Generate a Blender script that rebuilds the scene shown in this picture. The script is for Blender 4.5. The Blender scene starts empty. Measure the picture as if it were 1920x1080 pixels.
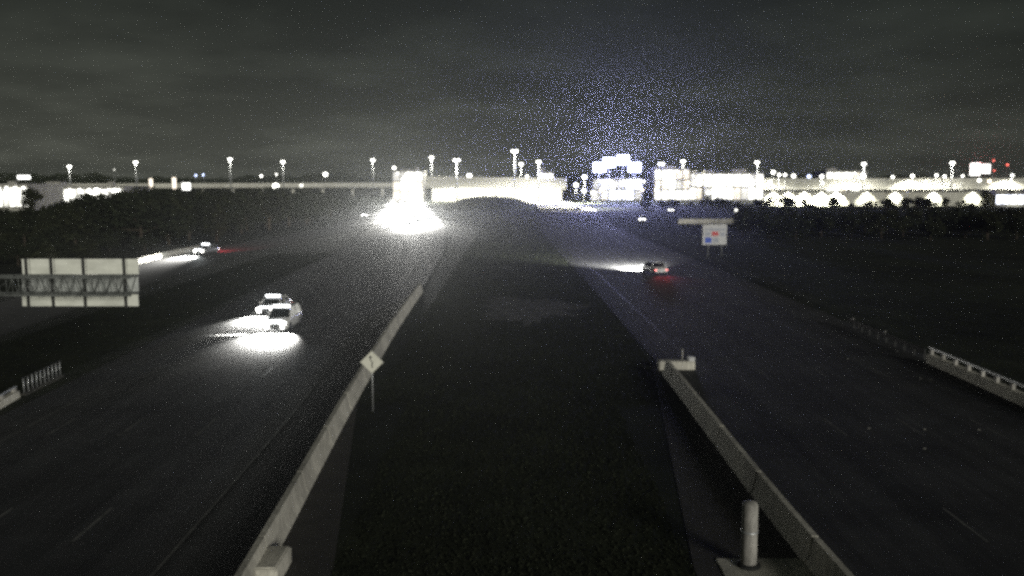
import bpy, math, random
from mathutils import Vector, Matrix

R = math.radians
rnd = random.Random(7)
SC = bpy.context.scene
COL = SC.collection

# ------------------------------------------------------------------ camera
CAM_H = 12.0
FPX = 1663.0                       # focal length in pixels of a 1920 wide frame
PITCH = math.atan(210.0 / FPX)     # the level line sits at y = 330
cam_data = bpy.data.cameras.new('camera')
cam_data.sensor_width = 36.0
cam_data.lens = FPX / 1920 * 36.0
cam_data.clip_start = 0.5
cam_data.clip_end = 12000
cam_data.dof.use_dof = True          # soft fast surveillance lens
cam_data.dof.focus_distance = 12.0
cam_data.dof.aperture_fstop = 0.75
cam = bpy.data.objects.new('camera', cam_data)
COL.objects.link(cam)
cam.location = (0, 0, CAM_H)
cam.rotation_euler = (R(90) - PITCH, 0, 0)
SC.camera = cam

# ------------------------------------------------------------------ exposure, sampling
SC.view_settings.view_transform = 'Standard'
SC.view_settings.look = 'None'
SC.view_settings.exposure = -1.0
SC.view_settings.gamma = 1.0
SC.view_settings.use_curve_mapping = False
cy = SC.cycles
cy.use_denoising = False     # keeps the grain of a camera working at full gain
cy.use_adaptive_sampling = False
cy.filter_width = 2.2
cy.max_bounces = 4
cy.diffuse_bounces = 2
cy.glossy_bounces = 2
cy.volume_bounces = 0
cy.transmission_bounces = 3
cy.sample_clamp_indirect = 1.0
cy.sample_clamp_direct = 80.0

# ------------------------------------------------------------------ world: night sky with city glow
AMBIENT_EL, AMBIENT_AZ = R(11), R(150)           # low light from behind the camera, to the right
world = bpy.data.worlds.new('World')
SC.world = world
world.use_nodes = True
nt = world.node_tree
nt.nodes.clear()


def N(tree, kind, **kw):
    n = tree.nodes.new(kind)
    for k, v in kw.items():
        if k in n.inputs:
            n.inputs[k].default_value = v
        else:
            setattr(n, k, v)
    return n


def mathn(tree, op, a, b=None, clamp=False):
    n = tree.nodes.new('ShaderNodeMath')
    n.operation = op
    n.use_clamp = clamp
    for i, v in enumerate((a, b)):
        if v is None:
            continue
        if isinstance(v, (int, float)):
            n.inputs[i].default_value = v
        else:
            tree.links.new(v, n.inputs[i])
    return n.outputs[0]


tc = N(nt, 'ShaderNodeTexCoord')
sep = N(nt, 'ShaderNodeSeparateXYZ')
nt.links.new(tc.outputs['Generated'], sep.inputs[0])
el = mathn(nt, 'MAXIMUM', sep.outputs['Z'], 0.0)
glow = mathn(nt, 'POWER', 2.718, mathn(nt, 'MULTIPLY', el, -10.5))      # city glow hugging the horizon
glow = mathn(nt, 'MULTIPLY', glow, mathn(nt, 'ADD', mathn(nt, 'MULTIPLY', sep.outputs['X'], -0.55), 0.80))   # the city side is a little brighter
ramp = N(nt, 'ShaderNodeMix', data_type='RGBA')
ramp.inputs[6].default_value = (0.0170, 0.0215, 0.0172, 1)
ramp.inputs[7].default_value = (0.160, 0.168, 0.138, 1)
nt.links.new(glow, ramp.inputs[0])
# thin cloud layer lit from below, on a flat ceiling above the place
den = mathn(nt, 'ADD', el, 0.16)
cx = mathn(nt, 'DIVIDE', sep.outputs['X'], den)
cyy = mathn(nt, 'DIVIDE', sep.outputs['Y'], den)
comb = N(nt, 'ShaderNodeCombineXYZ')
nt.links.new(cx, comb.inputs[0])
nt.links.new(cyy, comb.inputs[1])
cl = N(nt, 'ShaderNodeTexNoise', Scale=1.1, Detail=5.0, Roughness=0.55)
nt.links.new(comb.outputs[0], cl.inputs['Vector'])
clr = N(nt, 'ShaderNodeMapRange')
clr.inputs[1].default_value = 0.45
clr.inputs[2].default_value = 0.78
clr.inputs[3].default_value = 0.90
clr.inputs[4].default_value = 1.9
nt.links.new(cl.outputs['Fac'], clr.inputs[0])
mul = N(nt, 'ShaderNodeVectorMath', operation='SCALE')
nt.links.new(ramp.outputs[2], mul.inputs[0])
nt.links.new(clr.outputs[0], mul.inputs['Scale'])
bg1 = N(nt, 'ShaderNodeBackground', Strength=1.0)
nt.links.new(mul.outputs[0], bg1.inputs[0])
sky = N(nt, 'ShaderNodeTexSky', sky_type='NISHITA', sun_disc=False)
sky.sun_elevation = AMBIENT_EL
sky.sun_rotation = AMBIENT_AZ
bg2 = N(nt, 'ShaderNodeBackground', Strength=0.0006)
nt.links.new(sky.outputs[0], bg2.inputs[0])
addw = N(nt, 'ShaderNodeAddShader')
nt.links.new(bg1.outputs[0], addw.inputs[0])
nt.links.new(bg2.outputs[0], addw.inputs[1])
wo = N(nt, 'ShaderNodeOutputWorld')
nt.links.new(addw.outputs[0], wo.inputs[0])

# ------------------------------------------------------------------ wide "sun" standing in for city and street light behind the camera
sd = bpy.data.lights.new('ambient_sun', 'SUN')
sd.energy = 4.2
sd.angle = R(16)
sd.color = (1.0, 0.98, 0.90)
so = bpy.data.objects.new('ambient_sun', sd)
COL.objects.link(so)
so.location = (60, -80, 80)
ldir = Vector((math.sin(AMBIENT_AZ) * math.cos(AMBIENT_EL), math.cos(AMBIENT_AZ) * math.cos(AMBIENT_EL), math.sin(AMBIENT_EL)))
so.rotation_euler = ldir.to_track_quat('Z', 'Y').to_euler()


# ------------------------------------------------------------------ helpers
def ray(px, py):
    u, v = (px - 960) / FPX, (540 - py) / FPX
    c, s = math.cos(PITCH), math.sin(PITCH)
    return Vector((u, c + v * s, -s + v * c))


def at(px, py, D):
    """the place at distance D (along +Y) seen at a pixel of the photograph"""
    d = ray(px, py)
    t = D / d.y
    return Vector((0, 0, CAM_H)) + d * t


def onz(px, py, z=0.0):
    d = ray(px, py)
    t = (z - CAM_H) / d.z
    return Vector((0, 0, CAM_H)) + d * t


class MB:
    """collects simple solids; build() links them as one mesh object"""

    def __init__(self):
        self.v, self.f, self.s = [], [], []

    def quad(self, a, b, c, d, smooth=False):
        n = len(self.v)
        self.v += [tuple(a), tuple(b), tuple(c), tuple(d)]
        self.f.append((n, n + 1, n + 2, n + 3))
        self.s.append(smooth)

    def box(self, x0, x1, y0, y1, z0, z1, m=None):
        n = len(self.v)
        p = [(x, y, z) for z in (z0, z1) for y in (y0, y1) for x in (x0, x1)]
        if m is not None:
            p = [tuple(m @ Vector(q)) for q in p]
        self.v += p
        for f in ((0, 2, 3, 1), (4, 5, 7, 6), (0, 1, 5, 4), (2, 6, 7, 3), (0, 4, 6, 2), (1, 3, 7, 5)):
            self.f.append(tuple(n + i for i in f))
            self.s.append(False)
        return self

    def bevbox(self, x0, x1, y0, y1, z0, z1, b):
        """box with its four upright edges and the top rim cut"""
        def ring(x0, x1, y0, y1, z, b):
            return [(x0 + b, y0, z), (x1 - b, y0, z), (x1, y0 + b, z), (x1, y1 - b, z), (x1 - b, y1, z), (x0 + b, y1, z), (x0, y1 - b, z), (x0, y0 + b, z)]
        n = len(self.v)
        rs = [ring(x0, x1, y0, y1, z0, b), ring(x0, x1, y0, y1, z1 - b, b), ring(x0 + b, x1 - b, y0 + b, y1 - b, z1, b)]
        for r in rs:
            self.v += r
        for k in range(2):
            for i in range(8):
                j = (i + 1) % 8
                self.f.append((n + k * 8 + i, n + k * 8 + j, n + k * 8 + 8 + j, n + k * 8 + 8 + i))
                self.s.append(False)
        self.f.append(tuple(n + 16 + i for i in range(8)))
        self.s.append(False)
        self.f.append(tuple(n + 7 - i for i in range(8)))
        self.s.append(False)
        return self

    def tube(self, a, b, r0, r1=None, seg=8, caps=True):
        r1 = r0 if r1 is None else r1
        a, b = Vector(a), Vector(b)
        d = (b - a).normalized()
        q = d.to_track_quat('Z', 'Y')
        n = len(self.v)
        for (c, r) in ((a, r0), (b, r1)):
            for i in range(seg):
                t = 2 * math.pi * i / seg
                self.v.append(tuple(c + q @ Vector((r * math.cos(t), r * math.sin(t), 0))))
        for i in range(seg):
            j = (i + 1) % seg
            self.f.append((n + i, n + j, n + seg + j, n + seg + i))
            self.s.append(True)
        if caps:
            self.f.append(tuple(n + seg - 1 - i for i in range(seg)))
            self.f.append(tuple(n + seg + i for i in range(seg)))
            self.s += [False, False]
        return self

    def lathe(self, prof, c=(0, 0, 0), seg=20):
        n = len(self.v)
        for (r, z) in prof:
            for i in range(seg):
                t = 2 * math.pi * i / seg
                self.v.append((c[0] + r * math.cos(t), c[1] + r * math.sin(t), c[2] + z))
        for k in range(len(prof) - 1):
            for i in range(seg):
                j = (i + 1) % seg
                self.f.append((n + k * seg + i, n + k * seg + j, n + (k + 1) * seg + j, n + (k + 1) * seg + i))
                self.s.append(True)
        self.f.append(tuple(n + (len(prof) - 1) * seg + i for i in range(seg)))
        self.s.append(False)
        return self

    def sweep(self, path, prof, closed=True):
        """profile (offset to the right, height) swept along a path of (x, y, z)"""
        n = len(self.v)
        m = len(prof)
        pts = [Vector(p) for p in path]
        for i, p in enumerate(pts):
            t = (pts[min(i + 1, len(pts) - 1)] - pts[max(i - 1, 0)])
            t.z = 0
            t.normalize()
            right = Vector((t.y, -t.x, 0))
            for (o, h) in prof:
                self.v.append(tuple(p + right * o + Vector((0, 0, h))))
        for i in range(len(pts) - 1):
            for k in range(m if closed else m - 1):
                l = (k + 1) % m
                self.f.append((n + i * m + k, n + i * m + l, n + (i + 1) * m + l, n + (i + 1) * m + k))
                self.s.append(False)
        if closed:
            self.f.append(tuple(n + k for k in range(m)))
            self.f.append(tuple(n + (len(pts) - 1) * m + m - 1 - k for k in range(m)))
            self.s += [False, False]
        return self

    def mesh(self, name):
        me = bpy.data.meshes.new(name)
        me.from_pydata(self.v, [], self.f)
        me.polygons.foreach_set('use_smooth', self.s)
        me.update()
        return me

    def build(self, name, mat, parent=None, loc=None):
        o = bpy.data.objects.new(name, self.mesh(name))
        o.data.materials.append(mat)
        COL.objects.link(o)
        if parent is not None:
            o.parent = parent
        if loc is not None:
            o.location = loc
        return o


def tag(o, label=None, cat=None, group=None, kind=None):
    if label:
        o['label'] = label
    if cat:
        o['category'] = cat
    if group:
        o['group'] = group
    if kind:
        o['kind'] = kind
    return o


def empty(name, loc=(0, 0, 0), rz=0.0):
    o = bpy.data.objects.new(name, None)
    COL.objects.link(o)
    o.location = loc
    o.rotation_euler = (0, 0, rz)
    o.empty_display_size = 0.5
    return o


def kids(o):
    return [c for c in KID.get(o.name, [])]


KID = {}


def register(root):
    """remember the tree under a prototype so that copies can follow it"""
    for o in COL.objects:
        if o.parent is not None:
            KID.setdefault(o.parent.name, [])
            if o not in KID[o.parent.name]:
                KID[o.parent.name].append(o)
    return root


def copy_tree(o, parent=None):
    c = o.copy()
    COL.objects.link(c)
    if parent is not None:
        c.parent = parent
    for ch in kids(o):
        copy_tree(ch, c)
    return c


def smooth_path(pts, step=6.0):
    pts = [Vector(p) for p in pts]
    out = []
    for i in range(len(pts) - 1):
        p0, p1, p2, p3 = pts[max(i - 1, 0)], pts[i], pts[i + 1], pts[min(i + 2, len(pts) - 1)]
        n = max(2, int((p2 - p1).length / step))
        for k in range(n):
            t = k / n
            out.append(0.5 * ((2 * p1) + (-p0 + p2) * t + (2 * p0 - 5 * p1 + 4 * p2 - p3) * t * t + (-p0 + 3 * p1 - 3 * p2 + p3) * t ** 3))
    out.append(pts[-1])
    return out


def offset_path(path, off, z=None):
    out = []
    for i, p in enumerate(path):
        t = path[min(i + 1, len(path) - 1)] - path[max(i - 1, 0)]
        t.z = 0
        t.normalize()
        q = p + Vector((t.y, -t.x, 0)) * off
        if z is not None:
            q.z = z
        out.append(q)
    return out


def x_at(path, y):
    for a, b in zip(path, path[1:]):
        if min(a.y, b.y) <= y <= max(a.y, b.y) and a.y != b.y:
            t = (y - a.y) / (b.y - a.y)
            return a.x + (b.x - a.x) * t
    return path[-1].x


# ------------------------------------------------------------------ materials
def mat(name, c1, c2=None, scale=3.0, rough=0.8, metal=0.0, bump=0.0, bscale=40.0, detail=5.0, spec=0.3):
    m = bpy.data.materials.new(name)
    m.use_nodes = True
    t = m.node_tree
    b = t.nodes['Principled BSDF']
    b.inputs['Roughness'].default_value = rough
    b.inputs['Metallic'].default_value = metal
    b.inputs['Specular IOR Level'].default_value = spec
    tcn = t.nodes.new('ShaderNodeTexCoord')
    if c2 is None:
        c2 = tuple(x * 0.78 for x in c1)
    nz = N(t, 'ShaderNodeTexNoise', Scale=scale, Detail=detail, Roughness=0.6)
    t.links.new(tcn.outputs['Object'], nz.inputs['Vector'])
    mr = N(t, 'ShaderNodeMapRange')
    mr.inputs[1].default_value = 0.3
    mr.inputs[2].default_value = 0.7
    t.links.new(nz.outputs['Fac'], mr.inputs[0])
    mx = N(t, 'ShaderNodeMix', data_type='RGBA')
    mx.inputs[6].default_value = (*c2, 1)
    mx.inputs[7].default_value = (*c1, 1)
    t.links.new(mr.outputs[0], mx.inputs[0])
    t.links.new(mx.outputs[2], b.inputs['Base Color'])
    if bump:
        n2 = N(t, 'ShaderNodeTexNoise', Scale=bscale, Detail=4.0)
        t.links.new(tcn.outputs['Object'], n2.inputs['Vector'])
        bp = N(t, 'ShaderNodeBump', Strength=bump, Distance=0.05)
        t.links.new(n2.outputs['Fac'], bp.inputs['Height'])
        t.links.new(bp.outputs['Normal'], b.inputs['Normal'])
    return m


def emit(name, col, s):
    m = bpy.data.materials.new(name)
    m.use_nodes = True
    b = m.node_tree.nodes['Principled BSDF']
    b.inputs['Base Color'].default_value = (0.6, 0.6, 0.6, 1)
    b.inputs['Emission Color'].default_value = (*col, 1)
    b.inputs['Emission Strength'].default_value = s
    m.cycles.emission_sampling = 'NONE'      # the lamps beside the lenses do the lighting
    return m


M = {}
M['grass'] = mat('dry_grass_ground', (0.034, 0.040, 0.022), (0.016, 0.020, 0.012), 0.35, 0.95, bump=0.6, bscale=9, spec=0.1)
M['blade'] = mat('grass_blade', (0.026, 0.030, 0.017), (0.014, 0.017, 0.010), 0.6, 0.9, spec=0.1)
M['asphalt'] = mat('worn_asphalt', (0.048, 0.050, 0.050), (0.030, 0.031, 0.031), 0.22, 0.82, bump=0.25, bscale=30, spec=0.2)
M['apron'] = mat('old_concrete_apron', (0.050, 0.048, 0.040), (0.030, 0.029, 0.024), 0.7, 0.9, bump=0.3)
M['paint'] = mat('worn_white_paint', (0.17, 0.17, 0.16), (0.05, 0.05, 0.05), 1.1, 0.6)
M['concrete'] = mat('barrier_concrete', (0.54, 0.52, 0.45), (0.40, 0.385, 0.33), 0.9, 0.9, bump=0.2, bscale=25)
M['bridge'] = mat('bridge_concrete', (0.58, 0.57, 0.50), (0.46, 0.45, 0.39), 0.12, 0.9)
M['steel'] = mat('galvanised_steel', (0.45, 0.46, 0.46), (0.32, 0.33, 0.33), 2.0, 0.5, 0.6)
M['dark_steel'] = mat('weathered_steel', (0.045, 0.047, 0.045), (0.03, 0.03, 0.03), 2.0, 0.9, 0.0, spec=0.1)
M['lattice'] = mat('truss_steel', (0.16, 0.17, 0.16), (0.07, 0.075, 0.07), 3.0, 0.6, 0.3)
M['alu'] = mat('sign_back_aluminium', (0.80, 0.81, 0.72), (0.68, 0.69, 0.60), 1.3, 0.5, 0.0)
M['alu_grey'] = mat('stained_aluminium', (0.56, 0.58, 0.55), (0.38, 0.40, 0.38), 3.5, 0.52, 0.0)
M['sign_white'] = mat('sign_sheeting', (0.60, 0.60, 0.60), (0.50, 0.50, 0.50), 2.5, 0.5)
M['sign_blue'] = mat('sign_blue_sheeting', (0.06, 0.12, 0.55), None, 2, 0.5)
M['sign_red'] = mat('sign_red_sheeting', (0.62, 0.10, 0.10), None, 2, 0.5)
M['sign_pale'] = mat('sign_grey_sheeting', (0.40, 0.42, 0.48), None, 2, 0.5)
M['diamond'] = mat('faded_warning_sheeting', (0.74, 0.73, 0.62), (0.66, 0.65, 0.55), 5, 0.55)
M['black'] = mat('black_sheeting', (0.03, 0.03, 0.03), None, 4, 0.6)
M['white_post'] = mat('pale_painted_post', (0.40, 0.385, 0.35), (0.27, 0.26, 0.235), 2.2, 0.7, bump=0.1)
M['gravel'] = mat('bare_gravel', (0.085, 0.085, 0.072), (0.026, 0.027, 0.022), 0.9, 0.95, bump=0.5, bscale=14)
M['trunk'] = mat('bark', (0.07, 0.055, 0.04), None, 5, 0.95)
M['leaf'] = mat('dark_leaves', (0.030, 0.036, 0.020), (0.014, 0.018, 0.010), 0.8, 0.9, spec=0.1)
M['leaf2'] = mat('olive_leaves', (0.036, 0.040, 0.020), (0.016, 0.020, 0.010), 0.8, 0.9, spec=0.1)
M['stucco'] = mat('pale_stucco', (0.36, 0.35, 0.31), (0.26, 0.25, 0.23), 0.3, 0.9)
M['roof'] = mat('roof_membrane', (0.12, 0.12, 0.11), None, 0.5, 0.9)
M['tyre'] = mat('tyre_rubber', (0.02, 0.02, 0.02), None, 6, 0.9)
M['rim'] = mat('alloy_rim', (0.5, 0.5, 0.5), None, 5, 0.35, 0.8)
M['glass'] = mat('car_glass', (0.012, 0.014, 0.016), None, 2, 0.06, spec=0.6)
M['car_white'] = mat('white_car_paint', (0.66, 0.66, 0.65), (0.60, 0.60, 0.59), 1, 0.28, spec=0.5)
M['car_dark'] = mat('dark_car_paint', (0.05, 0.052, 0.06), None, 1, 0.25, spec=0.5)
M['car_silver'] = mat('silver_car_paint', (0.36, 0.37, 0.38), None, 1, 0.3, 0.4, spec=0.5)
M['trim'] = mat('black_plastic_trim', (0.025, 0.025, 0.025), None, 4, 0.6)
M['stud'] = mat('road_stud_reflector', (0.17, 0.165, 0.15), None, 9, 0.5)
M['head'] = emit('headlamp', (1.0, 0.98, 0.92), 16)
M['head_far'] = emit('distant_headlamp', (1.0, 0.97, 0.90), 16)
M['car_glow'] = emit('added_car_glow', (0.95, 0.98, 1.0), 12)  # glow added to whiten the car fronts
M['tail'] = emit('tail_lamp', (1.0, 0.16, 0.15), 6)
M['lum'] = emit('mast_luminaire', (1.0, 0.99, 0.90), 15)
M['lum_warm'] = emit('warm_luminaire', (1.0, 0.80, 0.50), 14)
M['lum_cold'] = emit('cold_floodlight', (0.62, 0.68, 1.0), 18)
M['lum_blue'] = emit('blue_lamp', (0.55, 0.65, 1.0), 12)
M['lum_red'] = emit('red_lamp', (1.0, 0.14, 0.10), 7)
M['pane'] = emit('white_glow', (1.0, 0.99, 0.88), 4.5)
M['pane_cold'] = emit('cold_glow', (0.80, 0.85, 1.0), 8)
M['pane_dim'] = emit('dim_glow', (1.0, 0.96, 0.84), .7)
M['pane_warm'] = emit('warm_glow', (1.0, 0.86, 0.62), 1.6)
M['board'] = emit('backlit_panel', (1.0, 1.0, 0.95), 6)
M['board_warm'] = emit('warm_backlit_panel', (1.0, 0.86, 0.68), 4)


def worn(m, sx, sy, sz, lo, hi, amount):
    """multiply the base colour by a stretched noise: tyre wear, run-off streaks"""
    t = m.node_tree
    b = t.nodes['Principled BSDF']
    src = b.inputs['Base Color'].links[0].from_socket
    tcn = t.nodes.new('ShaderNodeTexCoord')
    mp = t.nodes.new('ShaderNodeMapping')
    mp.inputs['Scale'].default_value = (sx, sy, sz)
    t.links.new(tcn.outputs['Object'], mp.inputs['Vector'])
    nz = N(t, 'ShaderNodeTexNoise', Scale=1.0, Detail=6.0, Roughness=0.65)
    t.links.new(mp.outputs[0], nz.inputs['Vector'])
    mr = N(t, 'ShaderNodeMapRange')
    mr.inputs[1].default_value, mr.inputs[2].default_value = lo, hi
    mr.inputs[3].default_value, mr.inputs[4].default_value = amount, 1.12
    t.links.new(nz.outputs['Fac'], mr.inputs[0])
    sc = N(t, 'ShaderNodeVectorMath', operation='SCALE')
    t.links.new(src, sc.inputs[0])
    t.links.new(mr.outputs[0], sc.inputs['Scale'])
    t.links.new(sc.outputs[0], b.inputs['Base Color'])


worn(M['asphalt'], 0.9, 0.02, 1, .36, .62, .55)      # wheel tracks along the road
worn(M['asphalt'], 0.10, 0.16, 1, .38, .60, .70)     # patches
worn(M['concrete'], 0.5, 0.35, 0.2, .36, .62, .74)   # run-off streaks and dirt
worn(M['concrete'], 6, 6, 2, .35, .6, .75)
worn(M['grass'], 0.06, 0.05, 1, .36, .64, .50)       # mown and bare patches
worn(M['blade'], 0.10, 0.08, 1, .36, .64, .45)
worn(M['white_post'], 3, 3, 0.6, .38, .6, .6)
worn(M['alu'], 0.5, 0.5, 1.4, .35, .65, .80)


def lamp(name, kind, loc, energy, col=(1, 0.98, 0.9), size=0.3, aim=None, angle=None, blend=0.4, parent=None):
    d = bpy.data.lights.new(name, kind)
    d.energy = energy
    d.color = col
    d.shadow_soft_size = size
    if kind == 'SPOT':
        d.spot_size = angle
        d.spot_blend = blend
    o = bpy.data.objects.new(name, d)
    COL.objects.link(o)
    o.location = loc
    if aim is not None:
        o.rotation_euler = (-Vector(aim)).to_track_quat('Z', 'Y').to_euler()
    if parent is not None:
        o.parent = parent
    return o


# ------------------------------------------------------------------ setting: ground and roads
g = MB()
GX, GY0, GY1, STEP = 3000, -300, 3600, 60


def bump_z(x, y):
    """the low grassy mound where the carriageways part"""
    d = ((x + 9.5) / 15) ** 2 + ((y - 372) / 46) ** 2
    return 3.7 * math.exp(-d * d * .8) if d < 6 else 0.0


g.quad((-GX, GY0, 0), (GX, GY0, 0), (GX, GY1, 0), (-GX, GY1, 0))
ground = tag(g.build('ground', M['grass']), kind='structure')

mound = MB()
nx, ny = 30, 34
for j in range(ny + 1):
    for i in range(nx + 1):
        x, y = -48 + 64 * i / nx, 268 + 200 * j / ny
        z = bump_z(x, y) + 0.10 * math.sin(x * 1.7 + y) - 0.3
        mound.v.append((x, y, z))
for j in range(ny):
    for i in range(nx):
        a = j * (nx + 1) + i
        mound.f.append((a, a + 1, a + nx + 2, a + nx + 1))
        mound.s.append(True)
tag(mound.build('grass_mound', M['grass']), kind='structure')

LEFT_C = smooth_path([(-16.6, -60, 0), (-16.9, 27, 0), (-17.6, 60, 0), (-18.6, 110, 0), (-20.6, 160, 0), (-27.5, 235, 0), (-38, 320, 0), (-50, 420, 0), (-68, 560, 0), (-90, 760, 0)])
RIGHT_C = smooth_path([(19.6, -60, 0), (19.1, 27, 0), (18.6, 60, 0), (17.6, 108, 0), (15.8, 181, 0), (16.5, 240, 0), (20, 310, 0), (19, 370, 0), (12, 460, 0), (2, 560, 0), (-20, 760, 0)])
RAMP_C = smooth_path([(-42, -60, 0), (-42, 30, 0), (-43, 60, 0), (-44.5, 85, 0), (-46, 112, 0), (-46.5, 135, 0), (-45, 155, 0), (-41.5, 185, 0), (-40, 225, 0), (-46, 300, 0)])


def ribbon(name, path, half, z, material, kind='structure'):
    b = MB()
    l, r = offset_path(path, -half, z), offset_path(path, half, z)
    for i in range(len(path) - 1):
        b.quad(l[i], r[i], r[i + 1], l[i + 1])
    return tag(b.build(name, material), kind=kind)


ribbon('left_carriageway_road', LEFT_C, 8.6, 0.020, M['asphalt'])
ribbon('right_carriageway_road', RIGHT_C, 9.3, 0.024, M['asphalt'])
ribbon('brightened_ramp_road', [p for p in RIGHT_C if 303 < p.y < 600], 9.9, 0.032, M['bridge'])  # pale colour helps the lamp-lit stretch show white
M['front'] = mat('old_concrete_road', (0.09, 0.09, 0.085), (0.06, 0.06, 0.057), 0.3, 0.85)
M['bright_road'] = mat('brightened_road', (0.30, 0.29, 0.27), (0.22, 0.21, 0.20), 0.2, 0.9)  # paler than the road so the headlight pools burn out
ribbon('brightened_left_road', [p for p in LEFT_C if 172 < p.y < 600], 8.8, 0.024, M['bright_road'])
ribbon('frontage_road', RAMP_C, 4.6, 0.012, M['front'])


def line_strip(mb, path, off, w, z, dash=None, gap=0.0, y0=-1e9, y1=1e9):
    p = offset_path(path, off, z)
    l, r = offset_path(p, -w / 2, z), offset_path(p, w / 2, z)
    dist, on = 0.0, True
    if dash is None:
        for i in range(len(p) - 1):
            if y0 <= p[i].y <= y1:
                mb.quad(l[i], r[i], r[i + 1], l[i + 1])
        return
    # dashes
    total = 0.0
    acc = [0.0]
    for i in range(len(p) - 1):
        total += (p[i + 1] - p[i]).length
        acc.append(total)

    def at_len(pp, s):
        for i in range(len(pp) - 1):
            if acc[i] <= s <= acc[i + 1]:
                t = (s - acc[i]) / max(1e-6, acc[i + 1] - acc[i])
                return pp[i].lerp(pp[i + 1], t)
        return pp[-1]
    s = 4.0
    while s + dash < total:
        a = at_len(p, s)
        if y0 <= a.y <= y1:
            mb.quad(at_len(l, s), at_len(r, s), at_len(r, s + dash), at_len(l, s + dash))
        s += dash + gap


mk = MB()
line_strip(mk, LEFT_C, 6.0, 0.10, 0.030)
line_strip(mk, LEFT_C, -6.2, 0.10, 0.030)
for o_ in (2.4, -1.2, -4.6):
    line_strip(mk, LEFT_C, o_, 0.13, 0.030, 3.0, 9.0, 20, 400)
tag(mk.build('left_road_markings', M['paint']), kind='structure')
mk = MB()
line_strip(mk, RIGHT_C, -7.0, 0.10, 0.030, y0=60)
line_strip(mk, RIGHT_C, 7.2, 0.10, 0.030, y0=60)
for o_ in (-3.4, 0.2, 3.8):
    line_strip(mk, RIGHT_C, o_, 0.09, 0.030, 3.0, 9.0, 20, 400)
tag(mk.build('right_road_markings', M['paint']), kind='structure')
mk = MB()
line_strip(mk, RAMP_C, 3.9, 0.16, 0.018)
line_strip(mk, RAMP_C, -3.9, 0.16, 0.018)
tag(mk.build('frontage_road_markings', M['paint']), kind='structure')

# tapered concrete aprons inside the barriers, and the bare patch in the median
ap = MB()
ap.quad((-7.2, -40, 0.02), (-5.2, -40, 0.02), (-5.5, 26, 0.02), (-7.6, 26, 0.02))
ap.quad((-7.6, 26, 0.02), (-5.5, 26, 0.02), (-8.2, 46, 0.02), (-8.4, 46, 0.02))
tag(ap.build('left_median_pavement', M['apron']), kind='structure')
ap = MB()
ap.quad((5.2, -40, 0.02), (9.2, -40, 0.02), (9.2, 26, 0.02), (5.6, 26, 0.02))
ap.quad((5.6, 26, 0.02), (9.2, 26, 0.02), (9.2, 56, 0.02), (9.0, 56, 0.02))
tag(ap.build('right_median_pavement', M['apron']), kind='structure')
pt = MB()
r2 = random.Random(3)
cxp, cyp = 1.6, 80.0
ring = []
for i in range(90):
    t = 2 * math.pi * i / 90
    k = .92 + 0.16 * math.sin(3 * t + 1) + .10 * math.sin(7 * t) + r2.uniform(-0.20, 0.20)
    ring.append((cxp + 4.9 * k * math.cos(t), cyp + 7.5 * k * math.sin(t), 0.012))
pt.v += ring
pt.f.append(tuple(range(90)))
pt.s.append(False)
tag(pt.build('bare_ground_patch', M['gravel']), kind='structure')

# short grass tufts over the near median and verges
gb = MB()
r3 = random.Random(11)


def tufts(n, x0, x1, y0, y1, skip=None):
    for _ in range(n):
        x, y = r3.uniform(x0, x1), y0 + (y1 - y0) * r3.random() ** 1.4
        if skip and skip(x, y):
            continue
        h, w = r3.uniform(0.02, 0.09), r3.uniform(0.03, 0.08)
        a = r3.uniform(0, math.pi)
        dx, dy = math.cos(a) * w, math.sin(a) * w
        lx, ly = r3.uniform(-.12, .12), r3.uniform(-.12, .12)
        n0 = len(gb.v)
        gb.v += [(x - dx, y - dy, 0.0), (x + dx, y + dy, 0.0), (x + lx, y + ly, h)]
        gb.f.append((n0, n0 + 1, n0 + 2))
        gb.s.append(False)


tufts(76000, -7.6, 9.0, 24, 250, lambda x, y: (y > 60 and r3.random() < (y - 60) / 200) or (y < 46 and (x < -5.5 or x > 5.6)) or r3.random() < .75 * math.exp(-((x - cxp) / 4.6) ** 4 - ((y - cyp) / 8) ** 4))
tufts(9000, -37, -27.5, 40, 140)
tufts(12000, 29.5, 60, 45, 160)
tag(gb.build('grass_tufts', M['blade']), 'short dry grass tufts over the dark median and verges', 'grass', kind='stuff')

# ------------------------------------------------------------------ concrete median barriers
JERSEY = [(-0.31, 0.0), (-0.31, 0.08), (-0.20, 0.30), (-0.10, 0.92), (0.10, 0.92), (0.20, 0.30), (0.31, 0.08), (0.31, 0.0)]


def barrier(path_pts, seg_len, label, gap=0.045, prof=JERSEY):
    p = smooth_path(path_pts, 3.0)
    root = tag(empty('concrete_barrier', p[0]), label, 'barrier', 'concrete barriers along the median')
    tot, acc = 0.0, [0.0]
    for a, b in zip(p, p[1:]):
        tot += (b - a).length
        acc.append(tot)

    def pos(s):
        for i in range(len(p) - 1):
            if acc[i] <= s <= acc[i + 1] + 1e-6:
                return p[i].lerp(p[i + 1], (s - acc[i]) / (acc[i + 1] - acc[i]))
        return p[-1]
    s = 0.0
    rr = random.Random(int(p[0].x * 10))
    while s < tot - 0.5:
        e = min(s + seg_len, tot)
        j = Vector((rr.uniform(-.012, .012), 0, rr.uniform(-.008, .008)))
        MB().sweep([pos(s + gap) - p[0] + j, pos((s + e) / 2) - p[0] + j, pos(e - gap) - p[0] + j], prof).build('barrier_segment', M['concrete'], root)
        s = e
    return root


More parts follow.
